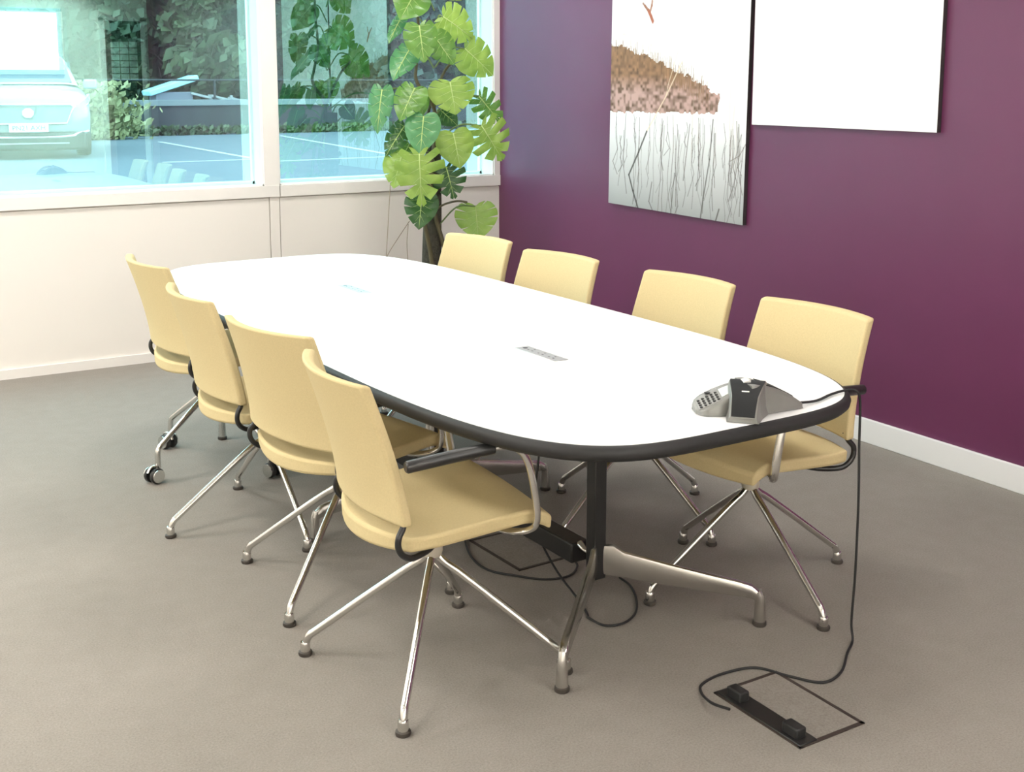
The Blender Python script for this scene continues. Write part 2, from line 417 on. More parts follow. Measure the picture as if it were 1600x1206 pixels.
def chair(x, y, head, base_ang, label, caster=False):
    dz = .012 if caster else 0
    root = thing('conference_chair', label, 'chair', (x, y, 0), R(head), 'yellow fabric conference chairs')
    for k in ('seat', 'backrest', 'back_bracket-1', 'back_bracket1', 'hub', 'plate'): inst(CH[k], root, dz=dz)
    for sd in (-1, 1):
        a = inst(CH['arm%d' % sd], root, dz=dz)
        p = CH['pad%d' % sd]
        if p.name in used or p.parent != a: p = p.copy(); COL.objects.link(p)
        used.add(p.name); p.parent = a
    for k in range(4):
        src = CH['caster_leg'] if caster else CH['leg']
        lg = inst(src, root, R(base_ang-head+90*k), dz=0)
        for s2 in (('caster', 'cover') if caster else ('glide',)):
            q = CH[s2]
            if q.parent != lg or lg.name not in used: q = q.copy(); COL.objects.link(q)
            if q.parent != lg: q.parent = lg
    return root

chair(-2.458, -3.796, -5, 140.6, 'nearest yellow chair on the left, pulled out from the table with its armrest showing')
chair(-2.433, -3.17, 12, 129.7, 'yellow chair on the left side of the table, second from the camera')
chair(-2.455, -2.568, 0, 180, 'yellow chair on the left side of the table, third from the camera')
chair(-2.415, -1.87, 3, 203, 'farthest yellow chair on the left, the only one on castors', True)
chair(-1.41, -3.839, 182, -95.7, 'yellow chair beside the conference phone, nearest on the purple wall side')
chair(-1.377, -3.218, 185, -78.5, 'yellow chair on the purple wall side, second from the conference phone end')
chair(-1.455, -2.54, 188, -60, 'yellow chair on the purple wall side, third from the phone')
chair(-1.466, -1.92, 190, -75, 'yellow chair on the purple wall side, farthest and next to the plant')

# ------------------------------------------------------------------ conference phone
silver = mat('silver_plastic', (.21, .21, .195), .35, .2, var=.04)
charcoal = mat('charcoal_grille', (.014, .015, .016), .6, var=.25, vscale=300, spec=.2)
key_mat = mat('dark_key', (.03, .03, .03), .45)
PH = (-1.826, -4.262)
phone = thing('conference_phone', 'grey and black three legged conference phone near the table end', 'phone', (*PH, TZ+.001))
ARMS = {'key': (R(153), .132, [(0, .034), (.03, .036), (.08, .044), (.11, .043), (.125, .034), (.132, .018)], .070, 1.15, .16),
        'front': (R(-137), .118, [(0, .046), (.03, .042), (.07, .034), (.118, .031)], .072, 2.0, 0),
        'right': (R(-15), .142, [(0, .046), (.03, .040), (.08, .028), (.142, .018)], .072, 1.7, 0)}
def arm_pt(k, s_, e, off=0):
    a, L, ws, h, pw, tilt = ARMS[k]
    z = .012+(h-.012)*(1-(max(0, s_)/L)**pw)+tilt*min(1, max(0, s_)/.05)*(-e) + off
    return (s_*math.cos(a)-e*math.sin(a), s_*math.sin(a)+e*math.cos(a), max(.009, z))
def arm_w(k, s_): return float(np.interp(s_, [p[0] for p in ARMS[k][2]], [p[1] for p in ARMS[k][2]]))
m = MB()
for k in ARMS:
    L = ARMS[k][1]; rows = []
    for i in range(25):
        s_ = -.012+(L+.012)*i/24; w = arm_w(k, s_); row = []
        hz = arm_pt(k, s_, 0)[2]; fl_ = .010+.12*hz
        for e, zf in ((-w-fl_*.6, 0), (-w-fl_*.25, .3), (-w-.002, .75), (-w, .95), (-w*.94, 1), (-w*.5, 1), (0, 1), (w*.5, 1), (w*.94, 1), (w, .95), (w+.002, .75), (w+fl_*.25, .3), (w+fl_*.6, 0)):
            p = arm_pt(k, s_, max(-w, min(w, e))); a = ARMS[k][0]
            row.append((s_*math.cos(a)-e*math.sin(a), s_*math.sin(a)+e*math.cos(a), p[2]*zf))
        rows.append(row)
    m.grid(rows); n_ = len(rows[0])
    m.add(rows[0], [tuple(range(n_))]); m.add(rows[-1], [tuple(range(n_))])
m.build('body', silver, phone, autos=45)
def strip(k, r0, r1, w0, w1, off, name, ma, par=phone, n=14, wn=6, th=.002, e0=0):
    T, B = [], []
    for i in range(n+1):
        d_ = r0+(r1-r0)*i/n; w = (w0+(w1-w0)*i/n) if w0 else arm_w(k, d_)-.0035; rt, rb = [], []
        for j in range(wn+1):
            p = arm_pt(k, d_, e0+w*(-1+2*j/wn), off); rt.append(p); rb.append((p[0], p[1], p[2]-off-th))
        T.append(rt); B.append(rb)
    q = MB(); q.slab(T, B); return q.build(name, ma, par)
strip('front', -.01, .1165, 0, 0, .0022, 'speaker_grille', charcoal, n=20)
strip('right', .034, .115, 0, 0, .0020, 'speaker_grille', charcoal, n=20)
strip('key', .038, .068, .020, .022, .0016, 'display', mat('grey_display', (.66, .70, .66), .25))
strip('key', -.004, .014, .015, .015, .0085, 'nameplate', mat('pale_nameplate', (.7, .7, .66), .4))
strip('front', .055, .0575, .009, .009, .0032, 'status_light', mat('pale_light', (.75, .75, .72), .4), n=1, wn=1)
kp = strip('key', .072, .126, .036, .030, .0010, 'keypad', silver, e0=0)
for i in range(5):
    for j in range(4):
        c = arm_pt('key', .077+.0105*i, .021-.0125*j+.004, .0018); q = MB()
        q.lathe([(.0036, -.002), (.0042, .0008), (.003, .0016)], c, 8); q.build('key', key_mat, kp)
c = arm_pt('key', .092, -.029, .0018); q = MB(); q.lathe([(.0085, -.002), (.0085, .0008), (.006, .0016)], c, 16); q.build('navigation_key', key_mat, kp)

# ------------------------------------------------------------------ cords and floor boxes
def cord(name, pts, label, r=.0035, cat='cord', ma=rubber, n=7):
    q = MB(); q.tube(cr(pts, n), r, 8); return tag(q.build(name, ma), label, cat)
fl = lambda u, v, z=.004: tuple(onz(u, v, z))
edge = onz(1285, 645, .706)
e2 = (-1.475, -4.275)
cord('phone_cord', [(-1.695, -4.297, TZ+.008), (-1.63, -4.30, TZ+.005), (-1.55, -4.275, TZ+.005), (-1.49, -4.268, TZ+.006), (-1.458, -4.275, TZ+.002), (-1.446, -4.279, TZ-.03), (-1.445, -4.282, .55), (-1.447, -4.29, .40), (-1.44, -4.284, .2), (-1.437, -4.276, .06), (-1.445, -4.29, .012)] +
     [fl(1324, 1020), fl(1314, 1050), fl(1285, 1066), fl(1232, 1056), fl(1180, 1043), fl(1130, 1052), fl(1098, 1068), fl(1096, 1082), fl(1112, 1098, .02), fl(1140, 1108, .03)],
     'black cord running from the conference phone down to the floor box')
def floor_box(corners, label, open_=True):
    A, Bc, C_, D_ = [Vector(c) for c in corners]       # A,Bc along the socket strip; C_,D_ opposite
    root = thing('floor_box', label, 'floor box', tuple((A+C_)/2))
    ex = (Bc-A); ey = (D_-A); lx, ly = ex.length, ey.length; ex.normalize(); ey = (ey-ex*ey.dot(ex)).normalized()
    M = Matrix(((ex.x, ey.x, 0, A.x-(A+C_).x/2), (ex.y, ey.y, 0, A.y-(A+C_).y/2), (0, 0, 1, 0), (0, 0, 0, 1)))
    q = MB(); w = .010
    for a, b_ in (((0, 0, 0), (lx, w, .003)), ((0, ly-w, 0), (lx, ly, .003)), ((0, 0, 0), (w, ly, .003)), ((lx-w, 0, 0), (lx, ly, .003))): q.box(a, b_, M=M)
    q.build('frame', mat('dark_box_frame', (.045, .032, .026), .6), root, smooth=False)
    if open_:
        q = MB(); q.box((.004, .004, 0), (lx-.004, .060, .006), M=M); q.build('cable_slot', black_metal, root, bevel=.002)
        for s0 in (.03, lx-.075):
            q = MB(); q.box((s0, .014, .004), (s0+.05, .045, .030), M=M); q.build('plug', rubber, root, bevel=.004)
    q = MB(); q.box((w, .062 if open_ else w, 0), (lx-w, ly-w, .0022), M=M); q.build('carpet_lid', carpet, root, smooth=False)
    return root
floor_box([onz(1115, 1083, 0), onz(1250, 1171, 0), onz(1353, 1130, 0), onz(1209, 1047, 0)], 'floor box with black socket strip in the carpet near the camera')
floor_box([(-1.97, -3.115, 0), (-1.957, -3.41, 0), (-1.745, -3.40, 0), (-1.758, -3.105, 0)], 'closed carpeted floor box under the table', False)
cord('floor_cable', [(-1.95, -3.03, .004)]+[fl(*p) for p in ((724, 835), (735, 868), (762, 890), (805, 899), (850, 905), (888, 900), (902, 885), (896, 872))], 'dark cable curling round the floor box under the table')
cord('power_cable', [(-1.93, -3.48, TZ-.036), (-1.905, -3.46, .5), (-1.93, -3.46, .28), (-1.935, -3.47, .16), (-1.925, -3.56, .06), (-1.93, -3.70, .008), (-1.955, -3.776, .004)]+[fl(*p) for p in ((920, 965), (945, 977), (975, 973), (993, 957), (994, 935), (985, 915), (968, 902))], 'black cable hanging under the table and looping round its front column')

# ------------------------------------------------------------------ canvases on the purple wall
def vc_mat(name):
    m_ = bpy.data.materials.new(name); m_.use_nodes = True; nt = m_.node_tree; bb = nt.nodes['Principled BSDF']
    a = nt.nodes.new('ShaderNodeAttribute'); a.attribute_name = 'print'; nt.links.new(a.outputs['Color'], bb.inputs['Base Color'])
    bb.inputs['Roughness'].default_value = .6; bb.inputs['Specular IOR Level'].default_value = .25
    return m_
print_mat = vc_mat('canvas_print')
side_mat = mat('dark_canvas_edge', (.035, .028, .03), .7)
rs = np.random.RandomState(3)
def vnoise(H, Wd, cell, seed):
    r_ = np.random.RandomState(seed); gh, gw = int(H/cell)+3, int(Wd/cell)+3; g = r_.rand(gh, gw)
    yy, xx = np.mgrid[0:H, 0:Wd]/cell; y0, x0 = yy.astype(int), xx.astype(int); fy, fx = yy-y0, xx-x0
    fy = fy*fy*(3-2*fy); fx = fx*fx*(3-2*fx)
    return (g[y0, x0]*(1-fx)+g[y0, x0+1]*fx)*(1-fy)+(g[y0+1, x0]*(1-fx)+g[y0+1, x0+1]*fx)*fy
def stroke(img, pts, w, col, al):
    H, Wd = img.shape[:2]
    pts = [(p[0]*Wd, p[1]*H) for p in pts]
    for (xa, ya), (xb, yb) in zip(pts, pts[1:]):
        x0, x1 = int(max(0, min(xa, xb)-w-2)), int(min(Wd, max(xa, xb)+w+3)); y0, y1 = int(max(0, min(ya, yb)-w-2)), int(min(H, max(ya, yb)+w+3))
        if x1 <= x0 or y1 <= y0: continue
        yy, xx = np.mgrid[y0:y1, x0:x1]; dx, dy = xb-xa, yb-ya; L = dx*dx+dy*dy+1e-9
        t_ = np.clip(((xx-xa)*dx+(yy-ya)*dy)/L, 0, 1); dd = np.hypot(xx-xa-t_*dx, yy-ya-t_*dy)
        a = np.clip(w+.6-dd, 0, 1)[..., None]*al
        img[y0:y1, x0:x1] = img[y0:y1, x0:x1]*(1-a)+np.array(col)*a
def canvas(y0, y1, z0, z1, img, label, tilt=0):
    H, Wd = img.shape[:2]
    c = ((y0+y1)/2, (z0+z1)/2)
    root = thing('canvas_picture', label, 'picture', (0, c[0], c[1])); root.rotation_euler = (tilt, 0, 0)
    hw, hh = (y0-y1)/2, (z1-z0)/2
    q = MB(); q.box((-.0225, -hw, -hh), (-.001, hw, hh)); q.build('canvas', side_mat, root, smooth=False)
    ys = np.linspace(hw, -hw, Wd+1); zs = np.linspace(hh, -hh, H+1)
    V = np.zeros(((H+1)*(Wd+1), 3)); V[:, 0] = -.0235; V[:, 1] = np.tile(ys, H+1); V[:, 2] = np.repeat(zs, Wd+1)
    ii, jj = np.mgrid[0:H, 0:Wd]; a = (ii*(Wd+1)+jj).ravel()
    Fc = np.stack([a, a+Wd+1, a+Wd+2, a+1], 1)
    me = bpy.data.meshes.new('print')
    me.vertices.add(len(V)); me.vertices.foreach_set('co', V.ravel())
    me.loops.add(Fc.size); me.loops.foreach_set('vertex_index', Fc.ravel()); me.polygons.add(len(Fc)); me.polygons.foreach_set('loop_start', np.arange(len(Fc))*4)
    me.update(calc_edges=True)
    at = me.attributes.new('print', 'FLOAT_COLOR', 'FACE')
    cc = np.ones((len(Fc), 4)); cc[:, :3] = np.clip(img.reshape(-1, 3), 0, 1); at.data.foreach_set('color', cc.ravel())
    me.materials.append(print_mat)
    o = bpy.data.objects.new('print', me); COL.objects.link(o); o.parent = root
    return root
# lake print: reeds, brown bank and a small bird; v runs from the top edge
H, Wd = 440, 300
Z0, Z1 = .846, 2.30
img = np.ones((H, Wd, 3))*.86
vv, uu = np.mgrid[0:H, 0:Wd]; vv = vv/H; uu = uu/Wd
zv = lambda z: (Z1-z)/(Z1-Z0)
water = np.clip((vv-.66)/.34, 0, 1)[..., None]
img = img*(1-water)+np.array([.34, .34, .335])*water
n1 = vnoise(H, Wd, 5, 1); n2 = vnoise(H, Wd, 12, 2); n3 = vnoise(H, Wd, 3, 5)
topc = .425+.215*uu**1.35+.02*(n2-.5)+.012*(n3-.5); botc = .665-.02*uu+.012*(n1-.5)
bank = ((vv > topc) & (vv < botc) & (uu < .80+.03*n2)).astype(float)
soft = np.clip(bank, 0, 1)[..., None]
low = np.clip((vv-.53)/.06, 0, 1)[..., None]
dark = np.array([.13, .08, .05]); mid = np.array([.36, .20, .11]); pink = np.array([.50, .33, .29])
bc = dark*(1-n1[..., None])+mid*n1[..., None]
bc2 = dark*(1-np.clip(n1*1.6-.1, 0, 1)[..., None])+pink*np.clip(n1*1.6-.1, 0, 1)[..., None]
bc = bc*(1-low)+bc2*low
img = img*(1-soft)+bc*soft
for k in range(260):                                   # grasses on the bank
    u0 = rs.rand()*.75; v0 = .44+.215*u0**1.35+rs.rand()*.05
    stroke(img, [(u0, v0), (u0+rs.randn()*.004, v0-.02-.045*rs.rand())], .5, (.26, .15, .08), .6)
for k in range(64):                                    # thin reeds and their reflections
    u0 = .03+rs.rand()*.95; v0 = .66+rs.rand()*.1; L = .08+rs.rand()*.26; pts = []
    for q in range(6): pts.append((u0+rs.randn()*.006+.02*rs.randn()*(q/6)**2, v0+L*q/5))
    stroke(img, pts, .5, (.08, .06, .05), .4+.5*rs.rand())
for k in range(18):
    u0 = .4+rs.rand()*.58; v0 = .5+rs.rand()*.15; stroke(img, [(u0, v0), (u0+rs.randn()*.01, v0+.12+.1*rs.rand())], .3, (.45, .36, .28), .4)
stroke(img, [(.55, .485), (.44, .60), (.30, .725)], .9, (.75, .62, .45), .8); stroke(img, [(.52, .45), (.455, .56), (.44, .60)], .6, (.75, .62, .45), .7)
stroke(img, [(.30, .725), (.24, .80), (.165, .885), (.20, .94), (.245, 1.0)], 1.5, (.05, .045, .04), .9)
stroke(img, [(.78, .67), (.765, .80), (.73, .93), (.715, 1.0)], 1.1, (.08, .07, .06), .8); stroke(img, [(.62, .69), (.60, .80), (.585, .88)], .8, (.12, .1, .09), .8)
stroke(img, [(.95, .68), (.96, .78), (.93, .88), (.90, .93)], .8, (.12, .1, .09), .7); stroke(img, [(.90, .80), (.96, .78), (1, .74)], .6, (.15, .12, .1), .7)
stroke(img, [(.35, .9), (.33, .97), (.36, 1)], .8, (.1, .09, .08), .8); stroke(img, [(.52, .86), (.50, 1.0)], .8, (.1, .09, .08), .8); stroke(img, [(.84, .96), (.82, 1)], 1.2, (.07, .06, .05), .8)
stroke(img, [(.30, .318), (.262, .292), (.247, .283)], 1.6, (.24, .10, .05), .9); stroke(img, [(.30, .318), (.315, .292), (.318, .277)], 1.9, (.30, .12, .06), .9)
stroke(img, [(.29, .308), (.312, .330), (.325, .345)], 2.8, (.33, .10, .05), .95); stroke(img, [(.262, .292), (.285, .305)], 2.2, (.28, .12, .07), .8)
stroke(img, [(.29, .31), (.315, .335), (.325, .35)], 1.7, (.36, .12, .07), .9); stroke(img, [(.08, .395), (.10, .385), (.12, .39)], .6, (.5, .42, .36), .7)
canvas(-1.203, -2.262, Z0, Z1, img, 'tall canvas print of brown reeds and water with a bird', R(.75))
H, Wd = 200, 200
img = np.ones((H, Wd, 3))*.90
for (u0, v0, L) in ((.24, .71, .035), (.33, .75, .03), (.44, .78, .05), (.66, .85, .04), (.82, .88, .03), (.45, .55, .03), (.55, .42, .03)):
    stroke(img, [(u0, v0), (u0+.02, v0+L)], .3, (.78, .78, .78), .8)
canvas(-2.294, -3.320, 1.306, 2.33, img, 'nearly blank white square canvas right of the reed print')

# ------------------------------------------------------------------ monstera plant
def leaf_mat(name, c1, c2):
    m_ = bpy.data.materials.new(name); m_.use_nodes = True; nt = m_.node_tree; bb = nt.nodes['Principled BSDF']; out = nt.nodes['Material Output']
    tc = nt.nodes.new('ShaderNodeTexCoord'); n = nt.nodes.new('ShaderNodeTexNoise'); n.inputs['Scale'].default_value = 13; n.inputs['Detail'].default_value = 5
    nt.links.new(tc.outputs['Object'], n.inputs['Vector'])
    mx = nt.nodes.new('ShaderNodeMix'); mx.data_type = 'RGBA'; mx.inputs[6].default_value = (*c1, 1); mx.inputs[7].default_value = (*c2, 1)
    nt.links.new(n.outputs['Fac'], mx.inputs[0]); nt.links.new(mx.outputs[2], bb.inputs['Base Color']); bb.inputs['Roughness'].default_value = .33
    tr = nt.nodes.new('ShaderNodeBsdfTranslucent'); nt.links.new(mx.outputs[2], tr.inputs[0])
    ms = nt.nodes.new('ShaderNodeMixShader'); ms.inputs[0].default_value = .3
    nt.links.new(bb.outputs[0], ms.inputs[1]); nt.links.new(tr.outputs[0], ms.inputs[2]); nt.links.new(ms.outputs[0], out.inputs[0])
    return m_
L_light = leaf_mat('yellow_green_leaf', (.11, .23, .025), (.38, .52, .10))
L_mid = leaf_mat('green_leaf', (.04, .14, .018), (.20, .37, .07))
L_dark = leaf_mat('dark_green_leaf', (.02, .075, .018), (.05, .14, .03))
L_sheen = leaf_mat('window_sheen_leaf', (.05, .19, .06), (.12, .32, .13))  # bluish sheen from the window put into the leaf colour
vein = mat('pale_vein', (.42, .54, .19), .5)
HEART = [(.0, .0), (.10, -.10), (.24, -.15), (.38, -.10), (.48, .03), (.53, .20), (.52, .38), (.45, .56), (.34, .73), (.19, .89), (.07, .98), (0, 1.04)]
def heart(s_):
    x = s_*(len(HEART)-1); i = min(len(HEART)-2, int(x)); t_ = x-i
    return (HEART[i][0]*(1-t_)+HEART[i+1][0]*t_, HEART[i][1]*(1-t_)+HEART[i+1][1]*t_)
def leaf(base, tip, width, ma, split, nrm, parent, cup=.12, droop=.12, seed=0):
    r_ = random.Random(seed)
    base, tip = Vector(base), Vector(tip); ax = tip-base; L = ax.length; ay = ax/L
    nz = (nrm-ay*nrm.dot(ay)).normalized(); axx = ay.cross(nz)
    q = MB(); nl = 6
    gap = {0: 0, 1: .22, 2: .42}[split]; f0 = {0: .9, 1: .5, 2: .28}[split]
    def P(x, y):
        zz = cup*abs(x)**1.2*1.1 - droop*(max(0, y-.15)**2)*1.2 - .10*(abs(x)/.5)**2.5
        zz += .018*math.sin(y*22+abs(x)*10)*min(1, abs(x)*4)
        return base+axx*(x*width)+ay*(y*L/1.04)+nz*(zz*L)
    for sd in (-1, 1):
        for li in range(nl):
            s0, s1 = .06+li*.94/nl, .06+(li+1)*.94/nl; lo, hi = (0 if li == 0 else s0), s1
            g = gap*(.75+.5*r_.random()) if split else 0
            if split == 1 and r_.random() < .35: g = 0
            f1 = f0+.15*r_.random(); rows = []
            for a in range(4):
                s_ = lo+(hi-lo)*a/3; md = (lo+hi)/2; row = []
                for b_ in range(7):
                    t_ = b_/6
                    k = 1-g*max(0, (t_-f1)/(1-f1))**.6 if t_ > f1 else 1
                    ss = md+(s_-md)*k
                    hx, hy = heart(ss); ry = .92*max(0, ss-.03)**1.15
                    rs_ = lambda v: v
                    row.append(P(sd*hx*t_, ry*(1-t_)+hy*t_ if True else 0))
                rows.append(row)
            q.grid(rows, 0, flip=(sd < 0))
    q.tube([P(0, y)+nz*.0012 for y in (0, .2, .4, .6, .8, 1.0)], [.0035, .003, .0026, .002, .0015, .0008], 6, 1)
    for sd in (-1, 1):
        for y0, s_ in ((.02, .35), (.12, .48), (.28, .6), (.45, .72), (.6, .82)):
            hx, hy = heart(s_)
            q.tube([P(sd*hx*t_, y0*(1-t_)+hy*t_)+nz*.0012 for t_ in (0, .35, .7)], [.0011, .0008, .0004], 5, 1, cap=False)
    me = q.build('leaf', [ma, vein], parent, smooth=True, autos=180)
    return me
plant = thing('monstera_plant', 'tall climbing monstera plant in the corner by the window', 'plant', (-.76, -.55, 0))
PO = Vector((-.76, -.55, 0))
bark = mat('dark_moss_pole', (.055, .05, .035), .9, var=.6, vscale=40, bump=1, bscale=60, bdist=.01)
stem_m = mat('brown_green_stem', (.10, .085, .04), .6, var=.3, vscale=25)
pet_m = mat('green_petiole', (.12, .19, .05), .5, var=.2)
q = MB(); q.lathe([(.13, 0), (.15, .02), (.175, .28), (.18, .30), (.165, .30), (.16, .27)], n=28); q.build('pot', mat('white_pot', (.7, .7, .68), .4), plant)
q = MB(); q.lathe([(.16, .255), (.10, .268), (.0, .272)], n=20); q.build('soil', mat('dark_soil', (.03, .022, .015), .95, var=.5, bump=.6), plant)
q = MB(); q.tube(cr([(0, 0, .2), (.0, .01, .5), (.005, 0, .8), (.01, 0, 1.05), (.015, 0, 1.3)], 6), [.060-.0009*i for i in range(25)], 14)
q.build('moss_pole', bark, plant)
W2 = lambda u, v, y=-.55: ony(u, v, y)-PO
for pts in ([(.03, -.05, .27), (.05, -.055, .55), tuple(W2(678, 330, -.61)), tuple(W2(672, 270, -.62)), tuple(W2(680, 215, -.62)), tuple(W2(678, 170, -.6)), tuple(W2(652, 130, -.58)), tuple(W2(650, 105, -.56)), tuple(W2(655, 60, -.55)), tuple(W2(650, -10, -.55)), tuple(W2(655, -90, -.55))],
            [(-.02, -.05, .27), (-.03, -.055, .5), tuple(W2(660, 330, -.62)), tuple(W2(655, 280, -.6)), tuple(W2(662, 200, -.57)), tuple(W2(690, 120, -.55)), tuple(W2(712, 90, -.55))]):
    q = MB(); c_ = cr(pts, 5); q.tube(c_, [.014-.007*i/len(c_) for i in range(len(c_))], 8); q.build('stem', stem_m, plant)
LV = [  # base u,v  tip u,v  width px  depth y  colour  split  tilt (x, z)
 ((650,-14),(626,29),54,-.58,L_mid,0,(.1,.2)), ((627,28),(606,66),22,-.45,L_sheen,1,(-.6,.1)), ((655,40),(663,98),48,-.70,L_mid,1,(0,.3)),
 ((692,26),(742,60),62,-.60,L_light,1,(.1,.5)), ((679,58),(711,101),42,-.66,L_mid,1,(.2,.2)), ((726,76),(773,118),56,-.62,L_light,1,(.15,.3)),
 ((640,77),(613,123),40,-.55,L_sheen,1,(-.5,.2)), ((703,128),(713,179),66,-.70,L_light,1,(.1,.4)), ((597,140),(588,208),36,-.55,L_sheen,1,(-.35,.1)),
 ((648,138),(624,187),46,-.66,L_mid,1,(-.3,.2)), ((655,145),(661,181),26,-.6,L_mid,0,(.2,0)), ((662,182),(656,241),50,-.74,L_sheen,0,(-.15,.2)),
 ((632,197),(602,242),34,-.55,L_dark,1,(-.4,.1)), ((708,208),(720,263),54,-.74,L_light,0,(.15,.3)), ((752,196),(788,252),66,-.70,L_light,2,(.15,.2)),
 ((748,150),(786,196),40,-.52,L_mid,2,(.3,-.2)), ((628,242),(614,293),48,-.62,L_light,1,(-.3,.2)), ((655,240),(659,325),70,-.78,L_light,2,(0,.25)),
 ((697,261),(711,312),52,-.66,L_dark,2,(.2,.1)), ((660,305),(654,358),48,-.62,L_dark,1,(-.1,.1)), ((743,322),(748,375),60,-.62,L_light,1,(.1,.3)),
 ((688,172),(716,196),32,-.5,L_dark,0,(.1,.4)), ((640,225),(620,262),40,-.5,L_mid,1,(-.3,.2)), ((668,-60),(640,-20),50,-.6,L_mid,1,(0,.2)), ((690,-40),(722,0),50,-.55,L_light,1,(.1,.3))]
for k, (b_, t_, wpx, yy, ma, sp, tl) in enumerate(LV):
    p0, p1 = ony(*b_, yy)-PO, ony(*t_, yy-.05)-PO
    wd = wpx/FPX*((ony(*b_, yy)-CAM).dot(_f))
    n_ = (CAM-(PO+p0)).normalized()+Vector((tl[0], 0, tl[1]))
    lf = leaf(p0, p1, wd*1.08, ma, sp, n_, plant, cup=.16, droop=.10, seed=k)
    # petiole from the stem to the blade
    sz = max(.55, p0.z-.10)
    root_ = Vector((.015+random.uniform(-.01, .01), -.03, sz))
    mid_ = (root_+p0)/2+Vector((0, 0, .05))
    q = MB(); q.tube(cr([root_, mid_, p0], 6), .0045, 6); q.build('petiole', pet_m, plant)
q = MB(); q.tube(cr([tuple(W2(680, 328, -.6)), tuple(W2(695, 319, -.6)), tuple(W2(715, 314, -.61)), tuple(W2(730, 316, -.62))], 5), .006, 6); q.build('petiole', stem_m, plant)
for pts in ([(610, 285), (607, 340), (603, 410)], [(640, 345), (622, 372), (606, 398), (600, 420)], [(638, 350), (636, 380), (638, 420)], [(685, 365), (680, 385), (690, 402), (690, 425)], [(678, 350), (690, 372), (688, 376)]):
    q = MB(); q.tube(cr([tuple(W2(u, v, -.55)) for u, v in pts], 5), .0022, 5); q.build('aerial_root', mat('pale_root', (.28, .22, .16), .8), plant)

# ------------------------------------------------------------------ outside: car park
G = .36
asphalt = mat('grey_asphalt', (.11, .13, .15), .8, var=.15, vscale=2, bump=.3, bscale=60)
b = MB(); b.box((-25, .25, G-.1), (40, 45, G)); gnd = tag(b.build('car_park_ground', asphalt, smooth=False), 'grey asphalt of the car park', 'ground', kind='structure')
line_m = mat('white_road_paint', (.38, .38, .37), .7, var=.1)
def ln(a, c, w=.1):
    a, c = Vector(onz(*a, G)), Vector(onz(*c, G)); d_ = (c-a).normalized(); n_ = Vector((-d_.y, d_.x, 0))*w/2; z = Vector((0, 0, .006))
    q = MB(); q.prism([((p).x, (p).y) for p in (a+n_, a-n_, c-n_, c+n_)], G-.01, G+.006); q.build('painted_line', line_m, gnd, smooth=False)
ln((250, 222), (402, 249)); ln((255, 254), (402, 249)); ln((437, 212), (606, 241)); ln((437, 252), (606, 245))
conc = mat('dark_retaining_wall', (.05, .05, .055), .9, var=.3, vscale=3)
b = MB(); b.box((1.5, 19.6, G), (30, 19.95, G+.62)); o = b.build('low_wall', conc, smooth=False); tag(o, 'low dark wall along the far edge of the car park', 'wall')
b = MB(); b.box((1.5, 19.55, G+.62), (30, 20.0, G+.74)); tag(b.build('coping', mat('grey_coping', (.2, .21, .22), .8), o, smooth=False), 'paler grey coping')
fence = thing('railing', 'thin dark railing standing behind the low wall', 'railing', (1.5, 20.6, G))
q = MB(); q.tube([(-8, 0, 1.17), (29, 0, 1.17)], .022, 8); q.build('rail', mat('grey_rail', (.03, .035, .035), .7), fence)
for k in range(14):
    q = MB(); q.tube([(-8+k*2.8, 0, 0), (-8+k*2.8, 0, 1.17)], .03, 8); q.build('post', MATS['grey_rail'], fence)
# planting
def fol_mat(name, c1, c2):
    m_ = mat(name, c1, .6, var=.0); nt = m_.node_tree
    mx = [n for n in nt.nodes if n.type == 'MIX'][0]; mx.inputs[6].default_value = (*c1, 1); mx.inputs[7].default_value = (*c2, 1)
    nz = [n for n in nt.nodes if n.type == 'TEX_NOISE'][0]; nz.inputs['Scale'].default_value = 1.6
    return m_
fols = [fol_mat('dark_foliage', (.012, .03, .016), (.05, .09, .035)), fol_mat('olive_foliage', (.03, .045, .015), (.10, .13, .05)), fol_mat('grey_foliage', (.02, .04, .03), (.09, .13, .10))]
def cards(q, n, fn, size, rnd):
    for _ in range(n):
        c = Vector(fn(rnd)); a = Vector((rnd.gauss(0, 1), rnd.gauss(0, 1), rnd.gauss(0, 1))).normalized(); t_ = a.orthogonal().normalized(); u_ = a.cross(t_); s_ = size*(.6+.8*rnd.random())
        q.add([c+t_*s_, c+u_*s_*.5, c-t_*s_, c-u_*s_*.5], [(0, 1, 2, 3)])
def tree(x, y, h, r_, fm, label, n=5200, seed=0):
    rnd = random.Random(seed)
    root = thing('tree', label, 'tree', (x, y, G), group='trees beyond the car park')
    q = MB(); q.tube([(0, 0, -.1), (.05, 0, h*.35), (0, .05, h*.8)], [.2, .15, .05], 8); q.build('trunk', bark, root)
    blobs = [(rnd.uniform(-.6, .6)*r_, rnd.uniform(-.5, .5)*r_, h*(.10+.88*(i+rnd.random())/20), r_*(.42+.25*rnd.random())) for i in range(20)]
    def fn(rd):
        bx, by, bz, br = rd.choice(blobs); v = Vector((rd.gauss(0, 1), rd.gauss(0, 1), rd.gauss(0, 1))).normalized()*br*(.75+.3*rd.random())
        return (bx+v.x, by+v.y, max(.1, bz+v.z))
    q = MB(); cards(q, n, fn, .2, rnd)
    for bx, by, bz, br in blobs:
        q.lathe([(br*.72*math.sin(math.pi*i/6)+.001, -br*.72*math.cos(math.pi*i/6)) for i in range(7)], (bx, by, max(bz, br*.72)), 10)
    q.build('foliage', fols[fm], root, smooth=False)
FRONT, REAR = 'front row of trees behind the railing', 'rear row of trees behind the railing'
